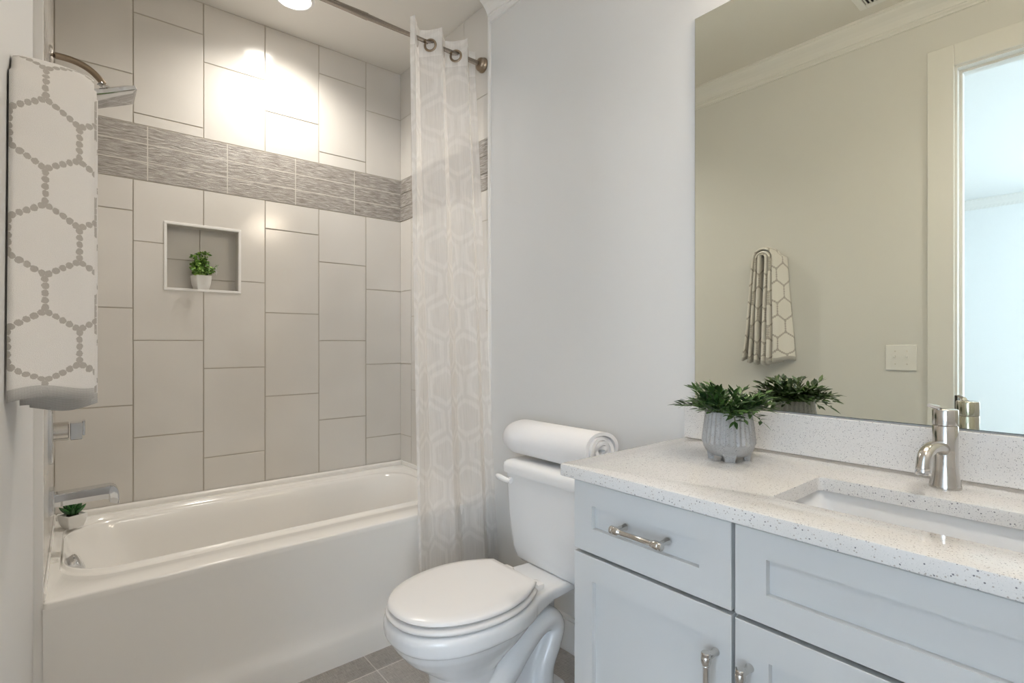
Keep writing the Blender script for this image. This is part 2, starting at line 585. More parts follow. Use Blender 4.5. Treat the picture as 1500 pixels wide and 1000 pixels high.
# niche lining and its frame
bm = bmesh.new()
for r in ((NX0 + .006, .437, 1.562, NZ1 - .006), (NX0 + .006, .437, NZ0 + .006, 1.558), (.441, NX1 - .006, 1.478, NZ1 - .006), (.441, NX1 - .006, NZ0 + .006, 1.474)):
    box(bm, r[0], r[1], NYB, NYB + .004, r[2], r[3])
box(bm, NX0, NX0 + .006, YB + .003, NYB, NZ0, NZ1); box(bm, NX1 - .006, NX1, YB + .003, NYB, NZ0, NZ1)
box(bm, NX0 + .006, NX1 - .006, YB + .003, NYB, NZ0, NZ0 + .006); box(bm, NX0 + .006, NX1 - .006, YB + .003, NYB, NZ1 - .006, NZ1)
finish('niche_lining', bm, 'tile', wall_back, smooth=False)
bm = bmesh.new()
t = .011
for a in ((NX0, NX1, NZ1 - t, NZ1), (NX0, NX1, NZ0, NZ0 + t), (NX0, NX0 + t, NZ0 + t, NZ1 - t), (NX1 - t, NX1, NZ0 + t, NZ1 - t)):
    box(bm, a[0], a[1], YB - .0035, YB + .012, a[2], a[3], .001, 1)
finish('niche_frame', bm, 'tile_trim', wall_back, smooth=False)

# side walls of the alcove
bm = bmesh.new(); box(bm, XWT + .0022, XW + .001, YT + .006, YB + .004, 0, ZC)
o = finish('grout_bed', bm, 'grout', wall_right, smooth=False)
cR = [YB, YB - .128, YB - .39, YB - .652, YT + .006]
cR = sorted(cR)
JR = [J[3], J[4], J[3], J[5]]
finish('field_tile', tile_wall('right', cR, JR, XWT), 'tile', wall_right, smooth=False)
finish('accent_band', band('right', [YT + .006, 2.20, 2.51, YB], XWT), 'accent_tile', wall_right, smooth=False)
bm = bmesh.new(); box(bm, XWT - .002, XW + .001, YT - .006, YT + .006, 0, ZC - .004, .001, 1)
finish('edge_trim', bm, 'tile_trim', wall_right, smooth=False)

bm = bmesh.new(); box(bm, XL - .001, XLT - .0022, YT + .006, YB + .004, 0, ZC)
finish('grout_bed', bm, 'grout', wall_left, smooth=False)
finish('field_tile', tile_wall('left', sorted([YB, YB - .262, YB - .524, YB - .786, YT + .006]), [J[2], J[1], J[0], J[2]], XLT), 'tile', wall_left, smooth=False)
finish('accent_band', band('left', [YT + .006, 2.20, 2.51, YB], XLT), 'accent_tile', wall_left, smooth=False)
bm = bmesh.new(); box(bm, XL - .001, XLT + .002, YT - .006, YT + .006, 0, ZC - .004, .001, 1)
finish('edge_trim', bm, 'tile_trim', wall_left, smooth=False)

# crown moulding: profile (out from the wall, down from the ceiling)
CROWN = [(0, 0), (.082, 0), (.082, .010), (.074, .014), (.070, .022), (.060, .030), (.047, .040), (.034, .053), (.026, .066), (.023, .072), (.023, .078), (.017, .081), (.017, .088), (.010, .094), (.010, .102), (0, .102)]


def crown(name, wall_x, sgn, y0, y1):
    bm = bmesh.new()
    rings = [[Vector((wall_x + sgn * o, y, ZC - d)) for o, d in CROWN] for y in (y0, y1)]
    loft(bm, rings)
    return struct(finish(name, bm, 'white_paint', smooth=False))


crown('trim_1', XW, -1, YN, YT - .007)
crown('trim_2', XL, 1, YN, YT - .007)
bm = bmesh.new(); box(bm, XW - .014, XW, .86, TUBF - .02, 0, .118, 0); box(bm, XW - .010, XW, .86, TUBF - .02, .118, .135, .004)
struct(finish('baseboard_right', bm, 'white_paint', smooth=False))

# doorway: casing, jamb, stop, strike plate
bm = bmesh.new()
cw, co = .094, .009
jt = .016
box(bm, XL, XL + .018, DY1 + co, DY1 + co + cw, 0, DZ + co + cw, .002, 1)
box(bm, XL, XL + .018, DY0 - co - cw, DY0 - co, 0, DZ + co + cw, .002, 1)
box(bm, XL, XL + .018, DY0 - co, DY1 + co, DZ + co, DZ + co + cw, .002, 1)
door = struct(finish('door_1', bm, 'white_paint', smooth=False))
bm = bmesh.new()
box(bm, XL - .117, XL + .002, DY1, DY1 + jt, 0, DZ + jt); box(bm, XL - .117, XL + .002, DY0 - jt, DY0, 0, DZ + jt)
box(bm, XL - .117, XL + .002, DY0, DY1, DZ, DZ + jt)
finish('jamb', bm, 'white_paint', door, smooth=False)
bm = bmesh.new()
box(bm, XL - .075, XL - .040, DY1 - .011, DY1, 0, DZ); box(bm, XL - .075, XL - .040, DY0, DY0 + .011, 0, DZ)
box(bm, XL - .075, XL - .040, DY0 + .011, DY1 - .011, DZ - .011, DZ)
finish('door_stop', bm, 'white_paint', door, smooth=False)
bm = bmesh.new(); box(bm, XL - .040, XL + .004, DY1 - .0018, DY1 + .013, .885, .945, .0006, 1)
finish('strike_plate', bm, 'strike_metal', door, smooth=False)

# adjoining bedroom beyond the doorway
bx0, bx1, by0, by1 = -4.70, XL - .115, -2.6, 3.2
bm = bmesh.new(); box(bm, bx0 - .1, bx0, by0, by1, 0, ZC)
struct(finish('wall_bedroom_far', bm, 'bedroom_paint', smooth=False))
bm = bmesh.new(); box(bm, bx0, bx1, by1, by1 + .1, 0, ZC)
struct(finish('wall_bedroom_back', bm, 'bedroom_paint', smooth=False))
bm = bmesh.new(); box(bm, bx0, bx1, by0 - .1, by0, 0, ZC)
struct(finish('wall_bedroom_front', bm, 'bedroom_paint', smooth=False))
bm = bmesh.new(); box(bm, bx1 - .01, bx1, by0, YN - .1, 0, ZC)
struct(finish('wall_bedroom_near', bm, 'bedroom_paint', smooth=False))
bm = bmesh.new(); box(bm, bx0, bx1 - .03, by0, by1, -.08, -.002)
struct(finish('floor_bedroom', bm, 'bedroom_floor', smooth=False))
bm = bmesh.new(); box(bm, bx0, bx1, by0, by1, ZC, ZC + .1)
struct(finish('ceiling_bedroom', bm, 'bedroom_paint', smooth=False))
bm = bmesh.new()
loft(bm, [[Vector((bx0 + o, y, ZC - d)) for o, d in CROWN] for y in (by0, by1)])
struct(finish('trim_3', bm, 'white_paint', smooth=False))

# ------------------------------------------------------------------ bathtub
def build_tub():
    t = thing('bathtub', 'white alcove bathtub with plain apron under the tiled wall', 'bathtub', ((XLT + XWT) / 2, (TUBF + YB) / 2, 0))
    x0, x1, y0, y1 = XLT + .001, XWT - .001, TUBF, YB - .001
    zr = .478
    rings = [
        rrect(x0, x1, y0, y1, .010, zr - .020), rrect(x0, x1, y0, y1, .010, zr - .006),
        rrect(x0 + .002, x1 - .002, y0 + .002, y1 - .002, .010, zr - .002), rrect(x0 + .005, x1 - .005, y0 + .006, y1 - .004, .010, zr),
        rrect(-.046, 1.40, 1.985, 2.668, .15, zr),
        rrect(-.0455, 1.397, 1.990, 2.665, .15, zr - .003),
        rrect(-.045, 1.392, 1.998, 2.660, .15, zr - .010),
        rrect(-.0435, 1.375, 2.040, 2.646, .15, zr - .014),
        rrect(-.0425, 1.366, 2.054, 2.638, .155, zr - .012),
        rrect(-.0415, 1.360, 2.060, 2.632, .155, zr - .007),
        rrect(-.040, 1.354, 2.066, 2.626, .155, zr - .005),
        rrect(-.037, 1.348, 2.072, 2.620, .16, zr - .008),
        rrect(-.032, 1.340, 2.078, 2.612, .16, zr - .020),
        rrect(-.018, 1.322, 2.086, 2.602, .165, zr - .060),
        rrect(.000, 1.305, 2.092, 2.596, .17, .38),
        rrect(.050, 1.265, 2.108, 2.580, .18, .28),
        rrect(.105, 1.200, 2.126, 2.562, .18, .15),
        rrect(.125, 1.160, 2.144, 2.544, .16, .115),
        rrect(.180, 1.100, 2.190, 2.500, .12, .100),
    ]
    bm = bmesh.new()
    loft(bm, rings, True, False, True)
    finish('basin', bm, 'acrylic', t, angle=50)
    # apron: plain panel set back inside a border, flared foot
    bm = bmesh.new()
    za = zr - .016
    prof = [(y0 + .0006, za), (y0 + .002, za - .02), (y0 + .006, .38), (y0 + .008, .20), (y0 + .006, .145), (y0 - .001, .115), (y0 - .010, .098), (y0 - .015, .080), (y0 - .016, .05), (y0 - .016, 0.0)]
    rings = []
    for xx, k in ((x0, 1.0), (1.335, 1.0), (1.352, .8), (1.368, .35), (1.378, 0), (x1, 0)):
        r = []
        for (yy, zz) in prof:
            flat = min(yy, y0 + .0006 - .010 * min(1, (za - zz) / .05))
            r.append(Vector((xx, yy * k + flat * (1 - k), zz)))
        r += [Vector((xx, y0 + .05, 0)), Vector((xx, y0 + .05, za))]
        rings.append(r)
    loft(bm, rings)
    finish('apron', bm, 'acrylic', t, angle=35)
    # raised tile ledge along the back wall
    bm = bmesh.new()
    box(bm, x0 + .004, x1 - .004, y1 - .030, y1, zr - .006, .500, .008, 3)
    finish('back_ledge', bm, 'acrylic', t, angle=50)
    bm = bmesh.new()
    bm.free()
    for a, b in ((XLT - .001, XLT + .006), (XWT - .006, XWT + .001)):
        bm = bmesh.new(); box(bm, a, b, YT + .008, y1, zr - .004, ZT0 + .002, .002, 1)
        finish('caulk_bead', bm, 'acrylic', t, smooth=False)
    # overflow cover
    bm = bmesh.new()
    ax = Vector((.9, 0, .40)).normalized()
    lathe(bm, [(.034, -.004), (.036, .012), (.034, .020), (.028, .024), (.001, .025)], (-.015, 2.30, .424), ax, 32)
    ov = finish('overflow_cover', bm, 'chrome', t)
    # drain
    bm = bmesh.new(); lathe(bm, [(.036, 0), (.036, .003), (.030, .004), (.001, .004)], (.2, 2.345, .1002), (0, 0, 1), 24)
    finish('drain', bm, 'chrome', t)
    # small notice plate moulded in the deck
    bm = bmesh.new(); box(bm, -.070, -.049, 2.205, 2.240, zr - .001, zr + .0016, .0008, 1)
    finish('deck_pad', bm, 'caulk', t, smooth=False)


build_tub()

# ------------------------------------------------------------------ shower fittings
def square_ring(c, ux, uy, hx, hy, r):
    """rounded rectangle in the plane of ux, uy"""
    return [c + ux * p.x + uy * p.y for p in rrect(-hx, hx, -hy, hy, r, 0, 5, 2)]


def build_shower():
    yc = 2.30
    X, Y, Z = Vector((1, 0, 0)), Vector((0, 1, 0)), Vector((0, 0, 1))
    # valve
    t = thing('shower_valve', 'chrome square shower valve handle below the hanging hexagon towel', 'shower valve', (XLT, yc, .87))
    bm = bmesh.new()
    c = Vector((XLT, yc, .875))
    loft(bm, [square_ring(c, Y, Z, .080, .088, .012), square_ring(c + X * .009, Y, Z, .080, .088, .012), square_ring(c + X * .012, Y, Z, .076, .084, .010)])
    finish('escutcheon', bm, 'chrome', t, angle=30)
    bm = bmesh.new(); lathe(bm, [(.031, 0), (.031, .036), (.029, .038), (.001, .038)], (XLT + .012, yc, .882), X, 32)
    finish('valve_body', bm, 'nickel', t)
    bm = bmesh.new()
    box(bm, -.022, .010, yc - .035, yc + .022, .854, .911, .002, 1)
    box(bm, .010, .017, yc - .028, yc + .028, .866, .915, .0015, 1)
    finish('handle', bm, 'chrome', t, smooth=False)
    # spout
    t = thing('tub_spout', 'chrome tub spout on the left wall over the bathtub deck', 'tub spout', (XLT, yc, .65))
    bm = bmesh.new(); c = Vector((XLT, yc, .653))
    loft(bm, [square_ring(c, Y, Z, .034, .042, .004), square_ring(c + X * .012, Y, Z, .034, .042, .004), square_ring(c + X * .014, Y, Z, .031, .039, .004)])
    finish('escutcheon', bm, 'chrome', t, angle=30)
    bm = bmesh.new()
    rings = []
    for (xx, top, bot) in ((XLT + .014, .678, .634), (.03, .682, .636), (.070, .684, .636), (.080, .684, .634), (.084, .684, .622), (.094, .681, .618), (.102, .674, .616), (.107, .662, .615), (.109, .645, .615)):
        mid = bot + (top - bot) * .42
        rings.append([Vector((xx, yc - .024, top - .003)), Vector((xx, yc - .021, top)), Vector((xx, yc + .021, top)), Vector((xx, yc + .024, top - .003)),
                      Vector((xx, yc + .024, mid)), Vector((xx, yc + .012, bot)), Vector((xx, yc - .012, bot)), Vector((xx, yc - .024, mid))])
    loft(bm, rings)
    finish('spout', bm, 'chrome', t, angle=30)
    # shower head on its arm
    t = thing('overhead_shower', 'square chrome shower head on a bent arm behind the hexagon towel', 'shower head', (XLT, yc, 2.13))
    bm = bmesh.new(); lathe(bm, [(.030, 0), (.030, .004), (.022, .010), (.012, .012)], (XLT, yc, 2.13), X, 28)
    finish('flange', bm, 'nickel', t)
    bm = bmesh.new(); tube(bm, bez((XLT + .005, yc, 2.13), (-.02, yc, 2.135), (.03, yc, 2.13), (.066, yc, 2.075), 14), .0105, 16)
    finish('shower_arm', bm, 'bronze', t)
    ang = math.radians(-24)
    M = Matrix.Translation((.083, yc, 2.038)) @ Matrix.Rotation(ang, 4, 'Y')
    bm = bmesh.new()
    tube(bm, [M @ Vector(p) for p in ((-.008, 0, .045), (-.004, 0, .028), (0, 0, .010))], [.012, .017, .022], 18)
    finish('swivel', bm, 'chrome', t)
    bm = bmesh.new()
    loft(bm, [[M @ p for p in rrect(-h, h, -h, h, .006, z, 4, 2)] for h, z in ((.066, -.014), (.075, -.011), (.075, .001), (.055, .011), (.022, .014))])
    finish('spray_plate', bm, 'chrome', t, angle=25)


build_shower()

# ------------------------------------------------------------------ curtain rod and curtain
ROD_Y, ROD_Z = 1.935, 2.455


def build_curtain():
    t = thing('curtain_rod', 'brushed metal shower curtain rod across the top of the alcove', 'curtain rod', ((XLT + XWT) / 2, ROD_Y, ROD_Z))
    bm = bmesh.new(); tube(bm, [(.85, ROD_Y, ROD_Z), (XWT - .004, ROD_Y, ROD_Z)], .0122, 20)
    tube(bm, [(XLT + .004, ROD_Y, ROD_Z), (.87, ROD_Y, ROD_Z)], .0136, 20)
    finish('rod', bm, 'steel_rod', t)
    for xx, s in ((XWT, -1), (XLT, 1)):
        bm = bmesh.new(); lathe(bm, [(.033, 0), (.034, .006), (.031, .012), (.029, .015), (.030, .020), (.026, .028), (.016, .033)], (xx, ROD_Y, ROD_Z), (s, 0, 0), 28)
        finish('rod_flange', bm, 'bronze', t)
    c = thing('shower_curtain', 'white sheer hexagon-weave shower curtain gathered at the right end of the rod', 'shower curtain', (1.2, 1.85, .06))
    bm = bmesh.new()
    uvl = bm.loops.layers.uv.new('UVMap')
    NS, NZ = 240, 60
    z_top, z_bot = ROD_Z + .062, .07
    XF, PER = 1.058, .130
    grid = []
    s0, s1 = -0.17, 2.70           # in fold periods from the front fold at XF
    for j in range(NZ + 1):
        f = j / NZ
        z = z_top + (z_bot - z_top) * f
        h = max(0.0, min(1.0, (ROD_Z - .05 - z) / 2.3))
        row = []
        for i in range(NS + 1):
            s = s0 + (s1 - s0) * i / NS
            per = PER * (1 - h) + .150 * h
            x_ = XF + (s) * PER
            x_b = 1.052 + (s) * .146 + .006 * math.sin(s * 4.1)
            e = h ** .85
            xx = x_ * (1 - e) + x_b * e
            amp = .042 * (1 - h) + .026 * h
            ph = 2 * PI * s + .55 * h * math.sin(s * 2.3 + 1)
            w = -math.cos(ph)
            w = math.copysign(abs(w) ** .8, w)
            yy = (ROD_Y + amp * w) * (1 - h) + (1.832 + amp * w) * h + .008 * h * math.sin(s * 9 + z * 1.5)
            xx += .022 * math.sin(2 * ph) * (1 - .5 * h) * -0.5
            zz = z + .004 * math.cos(ph * 2) * (1 if f == 0 else 0)
            row.append((bm.verts.new((xx, yy, zz)), (s * .28, z)))
        grid.append(row)
    for j in range(NZ):
        for i in range(NS):
            q = (grid[j][i], grid[j][i + 1], grid[j + 1][i + 1], grid[j + 1][i])
            fc = bm.faces.new([v for v, _ in q])
            for lp, (_, u) in zip(fc.loops, q): lp[uvl].uv = u
    sh = finish('curtain_cloth', bm, 'sheer', c, angle=180)
    for k in range(-1, 6):
        s = .25 + .5 * k
        if s < s0 or s > s1: continue
        xx = XF + s * PER
        sg = 1 if k % 2 == 0 else -1
        nrm = Vector((-.74, .67 * sg, 0)).normalized()
        a, b = frame_of(nrm)
        bm = bmesh.new()
        rings = []
        for q in range(29):
            an = 2 * PI * q / 28
            ce = Vector((xx, ROD_Y, ROD_Z - .010)) + nrm * .004 + (a * math.cos(an) + b * math.sin(an)) * .0235
            rd = (a * math.cos(an) + b * math.sin(an))
            rings.append([ce + rd * (.0052 * math.cos(w)) + nrm * (.0035 * math.sin(w)) for w in [2 * PI * m / 10 for m in range(10)]])
        loft(bm, rings, True, False, False)
        bmesh.ops.remove_doubles(bm, verts=bm.verts, dist=1e-5)
        finish('eyelet', bm, 'bronze', c)


build_curtain()

# ------------------------------------------------------------------ toilet
TY = 1.315


def egg(x0, x1, hw, back, z, n=56, peak=.56, p=2.15):
    """seat outline: round tip at x0, straight back of half width `back` at x1"""
    pts = []
    xm = x0 + (x1 - x0) * peak
    m = n // 2
    half = []
    for i in range(m + 1):
        u = i / m
        if u < .62:
            a = u / .62 * PI / 2
            xx = xm - (xm - x0) * math.cos(a) ** (2 / p) if a < PI / 2 - 1e-6 else xm
            yy = hw * math.sin(a) ** (2 / p)
        else:
            v = (u - .62) / .38
            xx = xm + (x1 - xm) * v
            yy = hw - (hw - back) * (v ** 2.0)
        half.append((xx, yy))
    pts = [Vector((a, TY + b, z)) for a, b in half] + [Vector((a, TY - b, z)) for a, b in reversed(half[1:])]
    return pts


def shrink(ring, d, z):
    c = sum((p for p in ring), Vector()) / len(ring)
    out = []
    for p in ring:
        v = Vector((p.x - c.x, p.y - c.y, 0)); L = v.length
        v = v * ((L - d) / L)
        out.append(Vector((c.x + v.x, c.y + v.y, z)))
    return out


def build_toilet():
    t = thing('toilet', 'white two-piece toilet with closed lid between the curtain and the vanity', 'toilet', (1.05, TY, 0))
    # bowl and foot: one smooth porcelain body
    bm = bmesh.new()
    secs = [  # z, x0, x1, half width
        (.394, .674, 1.135, .172), (.388, .664, 1.145, .181), (.376, .660, 1.15, .185), (.350, .661, 1.15, .184), (.342, .664, 1.15, .182), (.337, .674, 1.14, .173), (.315, .682, 1.12, .164),
        (.285, .705, 1.09, .147), (.255, .740, 1.05, .127), (.230, .772, 1.02, .112), (.215, .790, 1.00, .104), (.17, .800, .985, .096), (.08, .798, .985, .096), (.03, .788, .99, .100), (.0, .780, 1.0, .104)]
    rings = []
    for z, a, b, hw in secs:
        rings.append([Vector(((a + b) / 2 - (b - a) / 2 * math.copysign(abs(math.cos(q)) ** .86, math.cos(q)), TY + hw * math.copysign(abs(math.sin(q)) ** .86, math.sin(q)), z)) for q in [2 * PI * k / 48 for k in range(48)]])
    loft(bm, rings)
    # deck that carries the tank
    rings = []
    for xx, hw, z0, z1 in ((1.02, .165, .330, .392), (1.10, .135, .335, .392), (1.18, .112, .340, .384), (1.26, .110, .345, .380), (1.40, .115, .345, .380)):
        rings.append([Vector((xx, TY + s * hw, z)) for s, z in ((-1, z1 - .008), (-.93, z1), (.93, z1), (1, z1 - .008), (1, z0 + .01), (.8, z0), (-.8, z0), (-1, z0 + .01))])
    loft(bm, rings)
    # trapway, one bend showing on either side, and the foot
    path = spline([(.93, TY, .13), (1.00, TY, .165), (1.06, TY, .218), (1.125, TY, .262), (1.185, TY, .272), (1.218, TY, .240), (1.200, TY, .185), (1.172, TY, .13), (1.165, TY, .06), (1.165, TY, .0)], 7)
    for sg in (-1, 1):
        n = len(path)
        tube(bm, [p + Vector((0, sg * (.068 - .012 * max(0, 1 - 2 * i / n)), 0)) for i, p in enumerate(path)], [.036 + .022 * max(0, 1 - 1.9 * i / n) for i in range(n)], 20)
    rings = []
    for xx, hw, z1 in ((.95, .080, .075), (1.02, .090, .070), (1.10, .108, .066), (1.20, .116, .056), (1.25, .100, .050)):
        rings.append([Vector((xx, TY + s * hw, z)) for s, z in ((-1, 0), (-1, z1 * .5), (-.86, z1), (.86, z1), (1, z1 * .5), (1, 0))])
    loft(bm, rings)
    box(bm, .97, 1.19, TY - .062, TY + .062, .02, .25)
    box(bm, 1.0, 1.24, TY - .05, TY + .05, .2, .37)
    b = finish('bowl', bm, 'porcelain', t)
    md = b.modifiers.new('remesh', 'REMESH'); md.mode = 'VOXEL'; md.voxel_size = .0042; md.use_smooth_shade = True
    sm = b.modifiers.new('smooth', 'SMOOTH'); sm.factor = .5; sm.iterations = 5
    # seat and lid
    bm = bmesh.new()
    a = egg(.662, 1.100, .186, .118, 0)
    loft(bm, [shrink(a, .014, .3975), shrink(a, .004, .3995), shrink(a, 0, .405), shrink(a, .002, .4105), shrink(a, .010, .414)])
    finish('seat', bm, 'seat_plastic', t, angle=60)
    bm = bmesh.new()
    a = egg(.668, 1.104, .181, .108, 0)
    loft(bm, [shrink(a, .016, .4185), shrink(a, .005, .4200), shrink(a, 0, .4255), shrink(a, .002, .4315), shrink(a, .008, .4355), shrink(a, .030, .438), shrink(a, .08, .4395)])
    finish('lid', bm, 'seat_plastic', t, angle=60)
    for s in (-1, 1):
        bm = bmesh.new()
        box(bm, 1.100, 1.150, TY + s * .075 - .022, TY + s * .075 + .022, .388, .408, .006, 2)
        tube(bm, [(1.106, TY + s * .075 - .026, .408), (1.106, TY + s * .075 + .026, .408)], .009, 14)
        finish('hinge', bm, 'seat_plastic', t)
    # tank
    bm = bmesh.new()
    rings = []
    for z, xf, hw, r in ((.372, 1.275, .150, .03), (.376, 1.258, .168, .035), (.392, 1.245, .183, .04), (.43, 1.237, .193, .04), (.55, 1.228, .203, .035), (.697, 1.224, .208, .03)):
        rings.append(rrect(xf, 1.432, TY - hw, TY + hw, r, z, 8, 6))
    loft(bm, rings)
    finish('tank', bm, 'porcelain', t, angle=50)
    bm = bmesh.new()
    loft(bm, [rrect(1.214 + d, 1.438 - d, TY - .219 + d, TY + .219 - d, .032 - d * .5, z, 8, 6) for d, z in ((.008, .697), (.001, .699), (0, .704), (0, .722), (.004, .733), (.012, .740), (.024, .7435), (.034, .745))])
    finish('tank_lid', bm, 'porcelain', t, angle=60)
    bm = bmesh.new()
    lathe(bm, [(.013, 0), (.013, .006), (.010, .010), (.009, .016)], (1.226, TY + .165, .672), (-1, 0, 0), 20)
    tube(bm, spline([(1.212, TY + .150, .671), (1.208, TY + .185, .674), (1.206, TY + .225, .681)], 6), [.0085, .009, .0095, .010, .0102, .0105, .0108, .011, .0112, .0112, .011, .0100, .0075], 14)
    finish('flush_lever', bm, 'porcelain', t)
    for s in (-1, 1):
        bm = bmesh.new(); lathe(bm, [(.013, 0), (.013, .012), (.009, .022), (.001, .026)], (1.13, TY + s * .098, .060), (0, 0, 1), 16)
        finish('bolt_cap', bm, 'porcelain', t)


build_toilet()


def build_roll():
    """rolled white bath towel: spiral seen on its near end"""
    bm = bmesh.new()
    turns, N, M = 4.0, 190, 26
    y0, y1 = 1.575, 1.130
    th = .0155
    cx, cz = 1.327, .8165
    def pt(a, r, y, f):
        # flattened below so that it lies on the tank lid
        e = 1.0 - .22 * max(0.0, (f - .86) / .14) ** 2
        sag = .012 * math.exp(-((y - 1.12) / .1) ** 2)
        wob = 1 + .03 * math.sin(a * 1.0 + y * 6) + .015 * math.sin(3 * a + y * 11)
        x_ = r * e * wob * math.cos(a) * 1.12
        z_ = r * e * wob * math.sin(a) * .93
        if z_ < -.058: z_ = -.058 - (z_ + .058) * -.18
        return Vector((cx + x_, y, max(.7465, cz + z_)))
    outer, inner = [], []
    a_end = 2 * PI * turns
    for i in range(N + 1):
        a = a_end * i / N
        r = .008 + th * a / (2 * PI)
        ang = a - 2.0
        ro, ri = [], []
        for j in range(M + 1):
            f = j / M
            y = y1 + (y0 - y1) * f + .006 * math.sin(a * 1.7) * (1 - f) * 1.0
            ro.append(pt(ang, r + th * .42, y, f)); ri.append(pt(ang, max(.002, r - th * .42), y, f))
        outer.append(ro); inner.append(ri)
    vo = [[bm.verts.new(p) for p in r] for r in outer]
    vi = [[bm.verts.new(p) for p in r] for r in inner]
    for i in range(N):
        for j in range(M):
            bm.faces.new((vo[i][j], vo[i + 1][j], vo[i + 1][j + 1], vo[i][j + 1]))
            bm.faces.new((vi[i][j], vi[i][j + 1], vi[i + 1][j + 1], vi[i + 1][j]))
        for j in (0, M):
            q = (vo[i][j], vi[i][j], vi[i + 1][j], vo[i + 1][j])
            bm.faces.new(q if j == 0 else tuple(reversed(q)))
    for i in (0, N):
        for j in range(M):
            bm.faces.new((vo[i][j], vo[i][j + 1], vi[i][j + 1], vi[i][j]))
    o = finish('rolled_towel', bm, 'white_terry', angle=70)
    base_at(o, (cx, (y0 + y1) / 2, .745))
    tag(o, 'rolled white bath towel lying on the toilet tank lid', 'towel')


build_roll()

# ------------------------------------------------------------------ vanity
CT0, CT1 = .861, .889
VY0, VY1 = -.360, .853


def shaker(name, y0, y1, z0, z1, py0, py1, pz0, pz1, parent, x=.9, th=.02, dep=.011):
    bm = bmesh.new()
    b = .0012

    def ring(a0, a1, c0, c1, xx):
        return [Vector((xx, a0, c0)), Vector((xx, a1, c0)), Vector((xx, a1, c1)), Vector((xx, a0, c1))]
    loft(bm, [ring(y0, y1, z0, z1, x + th), ring(y0, y1, z0, z1, x + b), ring(y0 + b, y1 - b, z0 + b, z1 - b, x),
              ring(py0, py1, pz0, pz1, x), ring(py0 + .0012, py1 - .0012, pz0 + .0012, pz1 - .0012, x + dep), ])
    return finish(name, bm, 'vanity_paint', parent, smooth=False)


def pull(parent, c, axis, length):
    """bar pull with bell ends on two posts"""
    bm = bmesh.new()
    c = Vector(c); ax = Vector(axis)
    h = length / 2
    prof = [(.001, 0), (.0075, .0005), (.0088, .002), (.0088, .006), (.0080, .0075), (.0088, .009), (.0092, .013), (.0088, .019), (.0074, .0225), (.0066, .0235), (.0070, .025), (.0056, .027)]
    full = prof + [(r, length - z) for r, z in reversed(prof)]
    lathe(bm, full, c - ax * h, ax, 20)
    for s in (-1, 1):
        p = c + ax * (h - .012) * s
        lathe(bm, [(.0078, 0), (.0072, .003), (.0058, .008), (.0058, .034)], Vector((.9005, p.y, p.z)), (-1, 0, 0), 16)
    return finish('handle', bm, 'nickel', parent)


